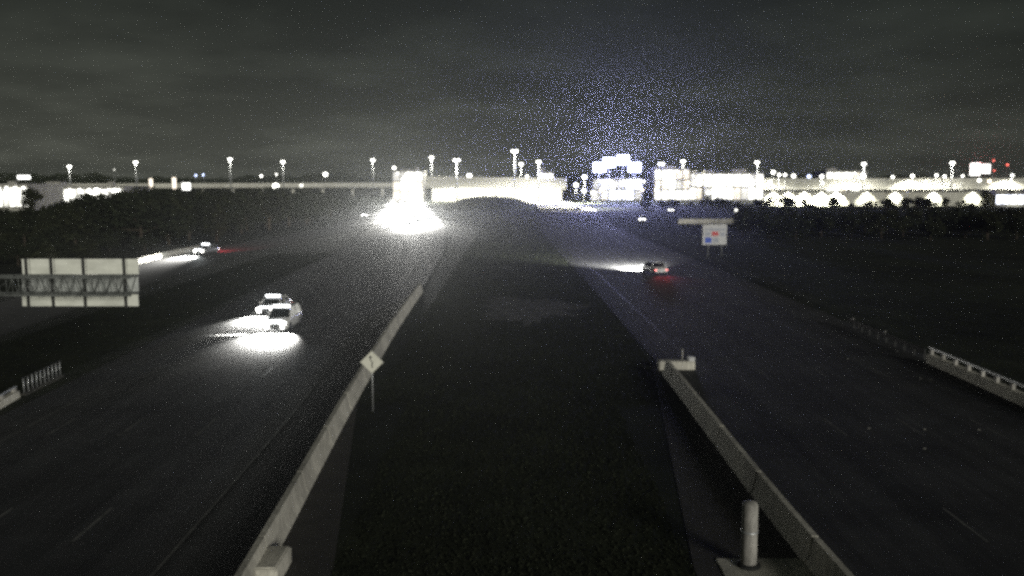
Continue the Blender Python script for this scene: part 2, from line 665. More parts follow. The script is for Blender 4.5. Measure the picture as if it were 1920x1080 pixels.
b_left = barrier([(-7.2, 8, 0), (-7.75, 26, 0), (-8.6, 46, 0), (-9.3, 70, 0), (-9.6, 92, 0)], 6.1,
                 'long pale concrete barrier along the left edge of the dark median')
b_right = barrier([(10.0, 8, 0), (9.4, 26, 0), (9.4, 40, 0), (9.45, 53, 0)], 6.1,
                  'pale concrete barrier along the right edge of the dark median ending short')
EX = 9.45
e_ = tag(empty('barrier_end_block', (EX + 0.2, 54.5, 0)), 'low concrete end block set crosswise at the far end of right barrier', 'end block')
MB().bevbox(-0.5, 1.75, -0.35, 0.35, 0, 0.55, 0.05).build('block', M['concrete'], e_)
MB().bevbox(1.35, 1.75, -0.28, 0.28, 0.556, 0.80, 0.04).build('marker_cap', M['sign_white'], e_)
MB().tube((1.0, 0, 0.552), (1.0, 0, 1.3), 0.04).build('marker_post', M['white_post'], e_)

lw_p = [p for p in offset_path(RAMP_C, -5.2) if 92 < p.y < 150]
lw_o = tag(empty('low_road_wall', lw_p[0]), 'low pale wall along the far side of the left frontage road', 'wall')
for i in range(len(lw_p) - 1):
    q0, q1 = lw_p[i] - lw_p[0], lw_p[i + 1] - lw_p[0]
    d_ = (q1 - q0).normalized() * .03
    MB().sweep([q0 + d_, (q0 + q1) / 2, q1 - d_], [(-.15, 0), (-.13, .75), (.13, .75), (.18, 0)]).build('wall_section', M['concrete'], lw_o)

# ------------------------------------------------------------------ bottom edge: post, pad, box
pp = onz(1403, 1064)
post = tag(empty('round_post', (pp.x, pp.y, 0)), 'pale round post standing on the concrete pad beside the right barrier', 'post')
MB().lathe([(0.245, 0.10), (0.25, 0.12), (0.24, 1.94), (0.20, 2.02), (0.10, 2.07), (0.0, 2.08)], seg=28).build('shaft', M['white_post'], post)
MB().lathe([(0.36, 0.0), (0.36, 0.07), (0.30, 0.10), (0.0, 0.10)], seg=28).build('collar', M['dark_steel'], post)
MB().lathe([(0.262, 1.10), (0.262, 1.16), (0.20, 1.16)], seg=28).build('band', M['steel'], post)
pad = MB()
pad.bevbox(-0.9, 2.0, -2.5, 0.55, -0.1, 0.0, 0.03)
tag(pad.build('concrete_pad', M['concrete'], loc=(pp.x, pp.y, 0.06)), 'flat concrete pad under the round post', 'pad')
post.location.z = 0.06
bx = onz(515, 1062)
cab = tag(empty('junction_box', (bx.x, bx.y, 0)), 'squat concrete junction box against the left barrier', 'junction box')
MB().bevbox(-0.44, 0.46, -1.4, 0.35, 0, 0.52, 0.05).build('box', M['concrete'], cab)
MB().bevbox(-0.36, 0.38, -1.3, 0.26, 0.522, 0.56, 0.02).build('lid', M['concrete'], cab)

# ------------------------------------------------------------------ diamond sign
ds = onz(699, 772)
dsz = at(699, 679, ds.y).z
dia = tag(empty('diamond_sign', (ds.x, ds.y, 0)), 'pale diamond warning sign with dark arrow on a thin post by left barrier', 'warning sign')
dd = 0.60
pb = MB()
n = 0
for (dy) in (-0.012, 0.012):
    pb.v += [(0.0, dy, dsz + dd), (dd, dy, dsz), (0.0, dy, dsz - dd), (-dd, dy, dsz)]
pb.f += [(3, 2, 1, 0), (4, 5, 6, 7)] + [(i, (i + 1) % 4, 4 + (i + 1) % 4, 4 + i) for i in range(4)]
pb.s += [False] * 6
pb.build('panel', M['diamond'], dia)
bd = MB()
k0, k1 = dd - 0.030, dd - 0.044
cs = [(0, 1), (1, 0), (0, -1), (-1, 0)]
for i in range(4):
    a, b = cs[i], cs[(i + 1) % 4]
    bd.quad((a[0] * k0, -0.016, dsz + a[1] * k0), (b[0] * k0, -0.016, dsz + b[1] * k0), (b[0] * k1, -0.016, dsz + b[1] * k1), (a[0] * k1, -0.016, dsz + a[1] * k1))
bd.build('border', M['black'], dia)
sy = MB()
for (a, b, w) in (((0.02, -0.30), (0.02, 0.02), 0.05), ((0.02, 0.02), (-0.07, 0.12), 0.05), ((-0.07, 0.12), (-0.07, 0.24), 0.05)):
    sy.quad((a[0] - w / 2, -0.017, dsz + a[1]), (a[0] + w / 2, -0.017, dsz + a[1]), (b[0] + w / 2, -0.017, dsz + b[1]), (b[0] - w / 2, -0.017, dsz + b[1]))
sy.v += [(-0.16, -0.017, dsz + 0.22), (0.02, -0.017, dsz + 0.22), (-0.07, -0.017, dsz + 0.36)]
sy.f.append((len(sy.v) - 3, len(sy.v) - 2, len(sy.v) - 1))
sy.s.append(False)
sy.build('arrow_symbol', M['black'], dia)
MB().tube((0, 0.05, 0), (0, 0.05, dsz + 0.3), 0.035).build('post', M['steel'], dia)

# ------------------------------------------------------------------ big overhead sign seen from behind, on its truss arm
SD = 44.0
c00, c10, c11, c01 = at(42, 575, SD), at(260, 574, SD), at(258, 485, SD), at(41, 485, SD)
gs = tag(empty('overhead_sign', (c00.x, SD, 0)), 'back of a large pale overhead road sign with dark stiffeners on a lattice arm', 'road sign')


def onsign(px, py, dy=0.0):
    p = at(px, py, SD)
    return Vector((p.x - c00.x, dy, p.z))


xs_cut = [42, 55.5, 102, 162, 238, 259]
ys_cut = [(485, 514.5), (517.5, 547), (550, 574.5)]
for r_, (y0, y1) in enumerate(ys_cut):
    for c_, (x0, x1) in enumerate(zip(xs_cut, xs_cut[1:])):
        a, b = onsign(x0, y1), onsign(x1, y0)
        MB().box(a.x + 0.012, b.x - 0.012, 0.0, 0.05, a.z + 0.012, b.z - 0.012).build('panel', M['alu_grey' if r_ == 1 else 'alu'], gs)
for x in xs_cut[1:-1]:
    a, b = onsign(x, 577), onsign(x, 484)
    MB().box(a.x - 0.045, a.x + 0.045, -0.13, 0.055, a.z, b.z).build('stiffener', M['dark_steel'], gs)
zt, zb = onsign(42, 515.8).z, onsign(42, 548.3).z
xl = -10.5
xr = onsign(261, 500).x
for z in (zt, zb):
    for dy in (-0.22, -1.1):
        MB().tube((xl, dy, z), (xr, dy, z), 0.055, seg=10).build('chord', M['lattice'], gs)
x = xl
r4 = random.Random(5)
k = 0
while x < xr - 0.3:
    w = 0.30 if x > -0.4 else 1.3
    br = MB()
    a, b = (zb, zt) if k % 2 else (zt, zb)
    br.tube((x, -0.24, a), (x + w, -0.24, b), 0.017, seg=6)
    br.tube((x, -1.1, b), (x + w, -1.1, a), 0.017, seg=6)
    br.tube((x, -0.24, a), (x, -1.1, a), 0.02, seg=6)
    br.tube((x, -1.1, zb), (x, -1.1, zt), 0.02, seg=6)
    br.build('truss_brace', M['lattice'], gs)
    x += w
    k += 1
MB().tube((xl, -0.66, 0), (xl, -0.66, zt + 1.2), 0.32, 0.26, 16).build('column', M['steel'], gs)
MB().bevbox(xl - 0.7, xl + 0.7, -1.35, 0.05, 0, 0.35, 0.05).build('footing', M['concrete'], gs)

# ------------------------------------------------------------------ colourful sign on two posts at the right
rs = onz(1340, 481)
RD = rs.y
q0, q1 = at(1317, 459, RD), at(1363, 421, RD)
ls = tag(empty('roadside_sign', (rs.x, RD, 0)), 'small white sign with blue and red patches on two posts beside right road', 'road sign')
ox = rs.x
MB().bevbox(q0.x - ox, q1.x - ox, -0.03, 0.03, q0.z, q1.z, 0.012).build('panel', M['sign_white'], ls)


def rsq(x0, y0, x1, y1, name, m, d):
    a, b = at(x0, y1, RD), at(x1, y0, RD)
    MB().box(a.x - ox, b.x - ox, -0.03 - d, -0.031, a.z, b.z).build(name, m, ls)


rsq(1321.5, 445, 1334, 455.5, 'blue_patch', M['sign_blue'], 0.02)
rsq(1334.5, 434, 1347, 442, 'red_patch', M['sign_red'], 0.02)
rsq(1322, 428.5, 1360, 432, 'heading_bar', M['sign_pale'], 0.018)
rsq(1322, 435, 1332, 442, 'grey_patch', M['sign_pale'], 0.02)
rsq(1337, 446, 1347, 455, 'grey_patch', M['sign_pale'], 0.02)
rsq(1350, 436, 1360, 443, 'grey_patch', M['sign_pale'], 0.02)
for px in (1328, 1353):
    a = at(px, 459, RD)
    MB().tube((a.x - ox, 0.09, 0), (a.x - ox, 0.09, q1.z - 0.2), 0.10, seg=10).build('post', M['steel'], ls)


# ------------------------------------------------------------------ bridge rails (concrete curb, posts and pipe)
def bridge_rail(path_pts, spacing, label, y_skip=None):
    p = smooth_path(path_pts, 2.0)
    o = p[0].copy()
    root = tag(empty('bridge_rail', o), label, 'guard rail', 'rails at the outer road edges')
    loc = [q - o for q in p]
    MB().sweep(loc, [(-0.22, 0), (-0.18, 0.62), (0.18, 0.62), (0.22, 0)]).build('parapet', M['concrete'], root)
    rail = MB().sweep(loc, [(-0.06, 0.96), (-0.06, 1.08), (0.06, 1.08), (0.06, 0.96)])
    rail.build('rail', M['steel'], root)
    tot, acc = 0.0, [0.0]
    for a, b in zip(loc, loc[1:]):
        tot += (b - a).length
        acc.append(tot)
    s = 0.3
    while s < tot:
        i = max(j for j in range(len(acc)) if acc[j] <= s)
        i = min(i, len(loc) - 2)
        q = loc[i].lerp(loc[i + 1], (s - acc[i]) / (acc[i + 1] - acc[i]))
        MB().box(q.x - 0.09, q.x + 0.09, q.y - 0.11, q.y + 0.11, 0.615, 0.965).build('post', M['white_post'], root)
        s += spacing
    return root


g0, g1 = onz(1742, 672, 0.3), onz(1925, 752, 0.3)
dv = (g1 - g0)
bridge_rail([(g0.x, g0.y, 0), (g0.x + dv.x * .5, g0.y + dv.y * .5, 0), (g1.x, g1.y, 0), (g1.x + dv.x * 0.8, g1.y + dv.y * 0.8, 0)], 1.55,
            'pale concrete curb with pipe rail on posts at right road edge')
h0, h1 = onz(30, 735, 0.3), onz(-80, 798, 0.3)
dv = h1 - h0
bridge_rail([(h0.x, h0.y, 0), (h1.x, h1.y, 0), (h1.x + dv.x * .6, h1.y + dv.y * .6, 0)], 1.55,
            'end of a pale rail at the left road edge, lower left corner').scale = (1, 1, .6)
# faint guard rail running on from the right bridge rail
w0 = onz(1736, 668, 0.3)
w1 = onz(1590, 606, 0.3)
wr = tag(empty('guard_rail', (w0.x, w0.y, 0)), 'faint steel guard rail leading away from the right concrete curb', 'guard rail')
dv = Vector((w1.x - w0.x, w1.y - w0.y, 0))
MB().sweep([Vector((0, 0.2, 0)), dv * .5, dv], [(-0.03, 0.45), (-0.05, 0.6), (-0.03, 0.75), (0.03, 0.75), (0.03, 0.45)]).build('beam', M['dark_steel'], wr)
for i in range(9):
    q = dv * ((i + 0.3) / 9)
    MB().box(q.x + 0.04, q.x + 0.16, q.y - 0.07, q.y + 0.07, 0, 0.72).build('post', M['dark_steel'], wr)
for i in (4, 8):
    q = dv * ((i + 0.3) / 9)
    MB().box(q.x - 0.03, q.x + 0.05, q.y - 0.06, q.y + 0.06, 0.76, 0.90).build('reflector', M['stud'], wr)

# picket railing on the headwall at the left
k0_, k1_ = onz(44, 742), onz(116, 706)
pr = tag(empty('picket_railing', (k0_.x, k0_.y, 0)), 'short row of upright steel pickets on a headwall at left edge', 'railing')
dv = Vector((k1_.x - k0_.x, k1_.y - k0_.y, 0))
MB().sweep([Vector((0, 0, 0)), dv * .5, dv], [(-0.14, 0), (-0.14, 0.12), (0.14, 0.12), (0.14, 0)]).build('headwall', M['apron'], pr)
for i in range(10):
    q = dv * ((i + 0.2) / 9.6)
    MB().tube((q.x, q.y, 0.121), (q.x, q.y, 0.95), 0.034, seg=8).build('picket', M['steel'], pr)
MB().sweep([Vector((0, 0, 0)), dv * .5, dv], [(-0.03, 0.952), (-0.03, 1.0), (0.03, 1.0), (0.03, 0.952)]).build('top_rail', M['dark_steel'], pr)

# road studs catching light on the right road
for (px, py) in ((1629, 803), (1733, 805), (1835, 806), (1733, 841), (1725, 710), (1682, 659), (1610, 612), (1590, 673), (1745, 713)):
    q = onz(px, py, 0.03)
    s = MB()
    s.bevbox(-0.07, 0.07, -0.06, 0.06, 0.0, 0.035, 0.018)
    tag(s.build('road_stud', M['stud'], loc=(q.x, q.y, 0.03 if abs(q.x - x_at(RIGHT_C, q.y)) < 9.3 else 0.0)), 'tiny pale reflective stud on the dark right roadway', 'road stud', 'reflective studs on the right road')


# ------------------------------------------------------------------ vehicles (front towards +Y)
def make_car(kind, paint, head, extra_glow=False):
    """kind: sedan or suv; origin on the ground under the middle"""
    suv = kind == 'suv'
    L, W = (4.7, 1.92) if suv else (4.75, 1.82)
    hw = W / 2
    root = empty('suv' if suv else 'sedan')
    belt = 1.06 if suv else 0.92
    top = 1.74 if suv else 1.44
    # lower body: stations along y with (half width, bottom, top)
    st = [(-L / 2, hw * .86, .42, belt - .20), (-L / 2 + .18, hw * .97, .30, belt - .02), (-1.35, hw, .24, belt), (0.2, hw, .24, belt),
          (1.15, hw, .24, belt - (.04 if suv else .06)), (1.95, hw * .97, .26, belt - (.12 if suv else .20)), (L / 2 - .06, hw * .88, .32, belt - .34), (L / 2, hw * .80, .40, belt - .46)]
    b = MB()
    for (y, w, z0, z1) in st:
        b.v += [(-w * .92, y, z0), (-w, y, z0 + .16), (-w, y, z1 - .14), (-w * .93, y, z1), (w * .93, y, z1), (w, y, z1 - .14), (w, y, z0 + .16), (w * .92, y, z0)]
    for i in range(len(st) - 1):
        for k in range(8):
            l = (k + 1) % 8
            b.f.append((i * 8 + k, i * 8 + l, i * 8 + 8 + l, i * 8 + 8 + k))
            b.s.append(k not in (7,))
    b.f += [tuple(range(8)), tuple((len(st) - 1) * 8 + 7 - k for k in range(8))]
    b.s += [False, False]
    # roof and pillars of the cabin
    y0, y1, y2, y3 = (-2.2, -1.95, 0.35, 1.15) if suv else (-1.75, -1.05, 0.25, 1.15)
    wi, wt = hw * .93, hw * .74
    b.box(-wt, wt, y1, y2, top - .05, top)
    for sx in (-1, 1):
        for (ya, yb) in ((y3, y2), (y0, y1), ((y0 + y3) / 2 - .05, (y1 + y2) / 2 - .05)):
            b.tube((sx * wi, ya, belt - .02), (sx * wt, yb, top - .03), .05, seg=6)
    b.build('body', paint, root)
    g1 = MB().quad
    gl = MB()
    e = .015
    gl.quad((-wi + e, y3 - .02, belt), (wi - e, y3 - .02, belt), (wt - e, y2, top - .05), (-wt + e, y2, top - .05))
    gl.build('windscreen', M['glass'], root)
    gl = MB()
    gl.quad((wi - e, y0 + .02, belt), (-wi + e, y0 + .02, belt), (-wt + e, y1, top - .05), (wt - e, y1, top - .05))
    gl.build('rear_window', M['glass'], root)
    for sx in (-1, 1):
        gl = MB()
        gl.quad((sx * wi, y0 + .03, belt), (sx * wi, y3 - .03, belt), (sx * wt, y2, top - .05), (sx * wt, y1, top - .05))
        gl.build('side_window', M['glass'], root)
        m = MB()
        m.bevbox(sx * (hw + .02) - .09, sx * (hw + .02) + .09, .92, 1.04, belt - .02, belt + .13, .02)
        m.build('wing_mirror', paint, root)
    rr = .36 if suv else .32
    for sx in (-1, 1):
        for yy in (-1.38, 1.40):
            t = MB().tube((sx * (hw - .20), yy, rr + .02), (sx * (hw + .015), yy, rr + .02), rr, seg=18)
            tw = t.build('wheel', M['tyre'], root)
            MB().tube((sx * (hw + .016), yy, rr + .02), (sx * (hw + .028), yy, rr + .02), rr * .62, seg=12).build('rim', M['rim'], tw)
    hz = belt - .36
    if extra_glow:  # roof and low glow blocks added to imitate headlight bloom
        MB().bevbox(-wt * .92, wt * .92, y2 - .12, y2 + .06, top + .002, top + .16, .03).build('added_roof_glow', M['car_glow'], root)
        for sx in (-1, 1):
            MB().bevbox(sx * hw * .62 - .14, sx * hw * .62 + .14, L / 2 - .02, L / 2 + .05, .36, .50, .03).build('added_low_glow', head, root)
    for sx in (-1, 1):
        h = MB()
        h.bevbox(sx * hw * .66 - .22, sx * hw * .66 + .22, L / 2 - .10, L / 2 + .03, hz - .03, hz + .18, .03)
        h.build('headlight', head, root)
        t = MB()
        t.bevbox(sx * hw * .78 - .13, sx * hw * .78 + .13, -L / 2 - .03, -L / 2 + .10, belt - .36, belt - .23, .03)
        t.build('taillight', M['tail'], root)
    MB().bevbox(-hw * .60, hw * .60, L / 2 - .10, L / 2 + .025, hz + .19, hz + .30, .02).build('added_glow_bar', M['car_glow'], root)  # glowing strip added so the front burns out white
    MB().bevbox(-hw * .78, hw * .78, L / 2 - .08, L / 2 + .05, .34, .48, .03).build('front_bumper', M['trim'], root)
    MB().bevbox(-hw * .82, hw * .82, -L / 2 - .05, -L / 2 + .08, .36, .50, .03).build('rear_bumper', paint, root)
    MB().box(-.26, .26, -L / 2 - .058, -L / 2 - .051, .56, .68).build('number_plate', M['sign_white'], root)
    MB().bevbox(-.42, .42, L / 2 - .02, L / 2 + .035, .56, .68, .02).build('grille', M['trim'], root)
    register(root)
    return root


protos = {}


def car(kind, paint, x, y, heading, label, group=None, head='head', low=9000, spread=R(60), tailp=0.0, kick=0.0, glare=0.0, dip=-.05, extra_glow=False, single=False):
    key = (kind, paint, head, extra_glow)
    if key not in protos:
        protos[key] = make_car(kind, M[paint], M[head], extra_glow)
        o = protos[key]
    else:
        o = copy_tree(protos[key])
    d = Vector((heading[0], heading[1], 0)).normalized()
    rz = math.atan2(-d.x, d.y)
    o.location = (x, y, 0.03)
    o.rotation_euler = (0, 0, rz)
    tag(o, label, 'car', group)
    for sx in ((0,) if single else (-1, 1)) if low else ():
        lamp('headlight_beam', 'SPOT', (sx * .6, 2.45, .72), low, (1.0, 0.98, 0.93), .06, (sx * .03, 1, dip), spread, .75, o)
    if kick:
        lamp('headlight_beam', 'SPOT', (.6, 2.45, .72), kick, (1.0, 0.98, 0.93), .06, (.96, .24, -.33), R(20), .6, o)
    if glare:
        lamp('headlight_glare', 'SPOT', (0, 2.6, .80), glare, (0.93, 1.0, 1.0), .12, (0, 1, .06), R(100), .9, o)
    if tailp:
        for sx in (-1, 1):
            lamp('taillight_glow', 'SPOT', (sx * .62, -2.46, .80), tailp, (1.0, 0.06, 0.10), .06, (0, -1, -.10), R(80), .9, o)
    return o


def path_dir(path, y):
    a, b = x_at(path, y - 4), x_at(path, y + 4)
    return Vector((b - a, 8, 0)).normalized()


# the glaring pair on the left carriageway
a = onz(519, 624)
car('suv', 'car_white', a.x, a.y + 2, (-0.02, -1, 0), 'nearest oncoming car with white headlight glare washing over the left road', 'cars on the left carriageway',
    low=120000, spread=R(106), kick=140000, glare=1500, extra_glow=True, dip=-1.36)
a = onz(503, 593)
car('sedan', 'car_white', a.x, a.y + 2, (-0.05, -1, 0), 'oncoming car close behind the nearest glaring one on left road', 'cars on the left carriageway',
    low=100000, spread=R(106), glare=1500, extra_glow=True, dip=-1.36)
# car on the frontage road, far left
a = onz(402, 476)
fd = Vector((x_at(RAMP_C, 120) - x_at(RAMP_C, 150), -30, 0))
car('sedan', 'car_silver', x_at(RAMP_C, a.y) - 1.0, a.y, (-0.20, -1, 0), 'lone car on the far left frontage road lighting the lane ahead with red glow behind', 'cars on side roads',
    low=75000, spread=R(42), extra_glow=True, tailp=4000, glare=2500, dip=-.09)
# car driving away on the right
a = onz(1231, 516)
car('sedan', 'car_white', a.x, a.y + 2.2, (-0.24, 1, 0), 'white car driving away on the right road with red tail lights', 'cars on the right carriageway',
    low=300000, spread=R(100), tailp=260, dip=-.55)
# the far cluster on the left carriageway
cl = [(205, .2), (214, 2.4), (226, -2.4), (228, 4.9), (238, 1.3), (241, -6.0), (250, 5.0), (252, -2.3), (263, 1.2), (266, -6.1), (274, 4.9), (279, -2.4), (290, 1.3), (293, -6.0), (302, 5.0), (310, -2.3), (322, 1.4), (328, -6.0), (340, 5.0), (352, -2.4), (366, 1.3), (384, -6.0), (402, 4.9), (430, -2.4), (462, 1.4)]
for i, (yy, off) in enumerate(cl):
    d = path_dir(LEFT_C, yy)
    cxx = x_at(LEFT_C, yy) + off + (.7 * math.sin(i * 2.4) if i else 0)
    car('suv' if i % 3 == 1 else 'sedan', ('car_dark', 'car_silver', 'car_white')[i % 3], cxx, yy, (-d.x, -d.y, 0),
        'distant oncoming car inside the big white headlight cluster', 'cars in the far headlight cluster', 'head_far', 150000, R(118), glare=2600 if i % 6 == 0 else 0, dip=-1.2, extra_glow=True, single=True)
# lone far headlights
for (px, py, D, lb) in ((683, 402, 262, 'lone distant car with single round glow left of the big headlight cluster'),
                        (1204, 410, 236, 'lone oncoming car with bright round glow left of the pale parapet'),
                        (1258, 393, 300, 'distant oncoming car with small glow above the pale parapet')):
    a = at(px, py, D)
    car('sedan', 'car_dark', a.x, D, (-a.x / D, -1, 0), lb, 'lone far cars', 'head_far', 0, R(60), glare=0)

# ------------------------------------------------------------------ trees
def crown_mesh(seed, h, w, n, size):
    r = random.Random(seed)
    b = MB()
    blobs = []
    for _ in range(9):
        t = r.random()
        a = r.uniform(0, 2 * math.pi)
        rad = w * (0.15 + 0.40 * r.random()) * (1 - 0.45 * t)
        blobs.append((Vector((math.cos(a) * rad, math.sin(a) * rad, h * (0.34 + 0.52 * t))), w * r.uniform(0.20, 0.36) * (1 - .3 * t)))
    for _ in range(n):
        c, rr = blobs[r.randrange(len(blobs))]
        d = Vector((r.gauss(0, 1), r.gauss(0, 1), r.gauss(0, .8)))
        d = d.normalized() * rr * (r.random() ** 0.45) * (1.18 if r.random() < .2 else 1)
        p = c + d
        p.z = min(p.z, h)
        q = Matrix.Rotation(r.uniform(0, 6.28), 3, 'Z') @ Matrix.Rotation(r.uniform(-1.2, 1.2), 3, 'X')
        s = size * r.uniform(.55, 1.25)
        u, v = q @ Vector((s, 0, 0)), q @ Vector((0, s * .7, 0))
        b.quad(p - u * .5, p - v * .5, p + u * .5, p + v * .5)
    return b.mesh('crown'), blobs


def trunk_mesh(seed, h, blobs):
    r = random.Random(seed + 50)
    b = MB()
    b.tube((0, 0, -0.05), (0, 0, h * .42), h * .030, h * .02, 8)
    for c, rr in blobs[:6]:
        b.tube((0, 0, h * r.uniform(.22, .40)), tuple(c * .9), h * .013, h * .005, 6)
    return b.mesh('trunk')


TV = []
for i, (h, w) in enumerate(((8, 7), (8, 8.5), (8, 6), (8, 9.5), (8, 7.5))):
    cm, bl = crown_mesh(100 + i, h, w, 2000, 0.72)
    cm.materials.append(M['leaf' if i % 2 else 'leaf2'])
    tm = trunk_mesh(100 + i, h, bl)
    tm.materials.append(M['trunk'])
    TV.append((cm, tm))


def tree(x, y, h, wf, label, group, z=0.0, v=None):
    v = rnd.randrange(len(TV)) if v is None else v
    cm, tm = TV[v]
    root = tag(empty('tree', (x, y, z), rnd.uniform(0, 6.28)), label, 'tree', group)
    s = h / 8.0
    root.scale = (s * wf, s * wf, s)
    for nm, me in (('trunk', tm), ('crown', cm)):
        o = bpy.data.objects.new(nm, me)
        COL.objects.link(o)
        o.parent = root
    return root


def lerp_table(t, x):
    for (a, va), (b, vb) in zip(t, t[1:]):
        if a <= x <= b:
            return va + (vb - va) * (x - a) / (b - a)
    return t[0][1] if x < t[0][0] else t[-1][1]


LT = [(-100, 388), (30, 390), (110, 389), (150, 370), (205, 362), (235, 353), (420, 353), (560, 354), (640, 360), (700, 372)]
cnt = 0
for row, D in enumerate((104, 114, 126, 139, 152, 166, 182, 198, 216, 236, 258, 282)):
    px = -70 + (row % 2) * 22
    while px < 700:
        D2 = D + rnd.uniform(-6, 6)
        X = (px - 960) / FPX * D2 * 1.0
        lim = min(x_at(RAMP_C, min(D2, 295)) - 8.5, x_at(LEFT_C, D2) - 14)
        h = CAM_H - (lerp_table(LT, px) - 330 + rnd.uniform(-3, 9)) * D2 / FPX
        if row < 7:
            h *= rnd.uniform(.72, .95)
        if row < 4:
            h = rnd.uniform(2.6, 4.2)
            lim = min(lim, -57)
        if X < lim and h > 2.4:
            tree(X, D2, h, rnd.uniform(.95, 1.35), 'dark leafy tree in the wood left of the highway', 'trees in the left wood')
            cnt += 1
        px += (5.4 * FPX / D2) * rnd.uniform(.7, 1.15)
RT = [(1385, 384), (1430, 388), (1470, 384), (1500, 392), (1560, 390), (1600, 394), (1660, 388), (1720, 391), (1790, 388), (1840, 392), (2000, 384)]
for row, D in enumerate((172, 190, 208, 230, 254, 280)):
    px = 1392 + (row % 2) * 14
    while px < 2000:
        D2 = D + rnd.uniform(-6, 6)
        X = (px - 960) / FPX * D2
        h = CAM_H - (lerp_table(RT, px) - 330 + rnd.uniform(-3, 8)) * D2 / FPX
        if row < 2:
            h *= rnd.uniform(.72, .95)
        if h > 2.2:
            tree(X, D2, h, rnd.uniform(.95, 1.35), 'dark leafy tree in the wood right of the highway', 'trees in the right wood')
            cnt += 1
        px += (5.6 * FPX / D2) * rnd.uniform(.7, 1.15)
# trees told apart against the lights
for (px, ytop, D, wf, lb) in (
        (58, 350, 292, 1.0, 'rounded tree standing out against the white lit building at far left'),
        (113, 373, 280, 1.25, 'low domed tree before the white lit wall at left'),
        (88, 384, 262, 1.0, 'small bush-like tree between the rounded and the domed tree'),
        (176, 361, 300, 1.3, 'dark tree at the right end of the lit wall on left'),
        (1208, 372, 330, .8, 'small dark tree before the white lit forecourt'),
        (1240, 374, 325, .9, 'small dark tree right of the lit forecourt gap'),
        (1330, 366, 330, 1.3, 'broad dark tree below the lit showroom'),
        (1362, 371, 330, 1.1, 'dark tree right of the broad one below the showroom'),
        (1472, 364, 335, 1.0, 'dark tree with a pointed top against lit wall'),
        (1508, 372, 335, .8, 'thin dark tree right of the pointed one'),
        (1664, 371, 320, 1.0, 'dark tree hiding part of the lamp lit wall'),
        (1700, 376, 318, .9, 'dark tree between two cones of wall light'),
        (1722, 368, 322, .75, 'narrow dark tree rising before the lamp lit wall')):
    p = at(px, ytop, D)
    tree(p.x, D, p.z, wf, lb, 'trees against the city lights')

for i in range(24):
    px = 1215 + i * 28 + rnd.uniform(-14, 14)
    D = rnd.uniform(318, 345)
    p = at(px, rnd.uniform(368, 381), D)
    tree(p.x, D, max(2.2, p.z), rnd.uniform(1.0, 1.7), 'small dark tree in the ragged line below the lit stores', 'ragged line of small trees')

# distant wood along the horizon: one mass
fw = MB()
r5 = random.Random(21)
for _ in range(9000):
    px = r5.uniform(-700, 2600)
    D = r5.uniform(900, 1150)
    X = (px - 960) / FPX * D
    ht = 10.6 + 2.6 * math.sin(px * .013) + 1.6 * math.sin(px * .041 + 1) + 1.2 * math.sin(px * .11)
    if px < 120:
        ht += 1.5
    z = ht * r5.random() ** .6
    s = r5.uniform(2.2, 4.2)
    a = r5.uniform(-.7, .7)
    u = Vector((math.cos(a) * s, math.sin(a) * s, 0)) * .6
    v = Vector((0, r5.uniform(-.4, .4), 1)).normalized() * s * .5
    c = Vector((X, D, z))
    fw.quad(c - u, c - v, c + u, c + v)
tag(fw.build('distant_wood', M['leaf']), 'dark wooded skyline along the horizon', 'wood', kind='stuff')


# ------------------------------------------------------------------ lamp masts and lamp posts
def mast(px, py, D, label, power, col=(1, .98, .88), ring=.62, n=5, material='lum', group='high lamp masts along the skyline'):
    p = at(px, py, D)
    root = tag(empty('lamp_mast', (p.x, D, 0)), label, 'lamp mast', group)
    MB().tube((0, 0, 0), (0, 0, p.z + 0.6), .38, .15, 12).build('pole', M['steel'], root)
    rg = MB()
    for i in range(16):
        a, b = 2 * math.pi * i / 16, 2 * math.pi * (i + 1) / 16
        rg.tube((ring * .8 * math.cos(a), ring * .8 * math.sin(a), p.z + .35), (ring * .8 * math.cos(b), ring * .8 * math.sin(b), p.z + .35), .07, seg=5)
    for i in range(3):
        a = 2 * math.pi * i / 3
        rg.tube((0, 0, p.z + .35), (ring * .8 * math.cos(a), ring * .8 * math.sin(a), p.z + .35), .06, seg=5)
    rg.build('lamp_ring', M['steel'], root)
    for i in range(n):
        a = 2 * math.pi * (i + .25) / n
        c = (ring * math.cos(a), ring * math.sin(a), p.z)
        MB().lathe([(.10, .42), (.30, .22), (.46, -.14), (.44, -.36), (.26, -.52), (.0, -.56)][::-1], c, 10).build('luminaire', M[material], root)
    lamp('mast_light', 'SPOT', (0, 0, p.z - .9), power * 2.0, col, .6, (0, 0, -1), R(150), .5, root)
    return root


MASTS = [
    (130, 312, 478, 'leftmost lamp mast on the skyline, above the lit wall', 9000),
    (254, 304, 478, 'lamp mast between the leftmost one and the two warm pylons', 9000),
    (431, 298, 474, 'lone lamp mast right of the two warm pylons', 11000),
    (530, 303, 470, 'lamp mast above the big lamp hanging below the left viaduct', 16000),
    (699, 300, 474, 'lamp mast just left of the white lit block', 20000),
    (809, 295, 440, 'lamp mast between the white block and the biggest round glow', 57600),
    (856, 300, 405, 'lamp mast with the biggest round glow at the left end of central viaduct', 134400),
    (965, 283, 405, 'tallest lamp mast, above the middle of central viaduct', 134400),
    (977, 307, 470, 'shorter lamp mast close beside the tallest one', 57600),
    (1010, 303, 410, 'lamp mast right of the tallest pair, beside the lit cabin', 86400),
    (1281, 302, 427, 'lamp mast above the white showroom', 110000),
    (1420, 304, 427, 'lamp mast left of the row of small lights', 110000),
    (1620, 307, 427, 'lamp mast at the right end of white hall on the skyline', 110000),
    (1786, 305, 427, 'lamp mast beside the bright billboard at right', 110000)]
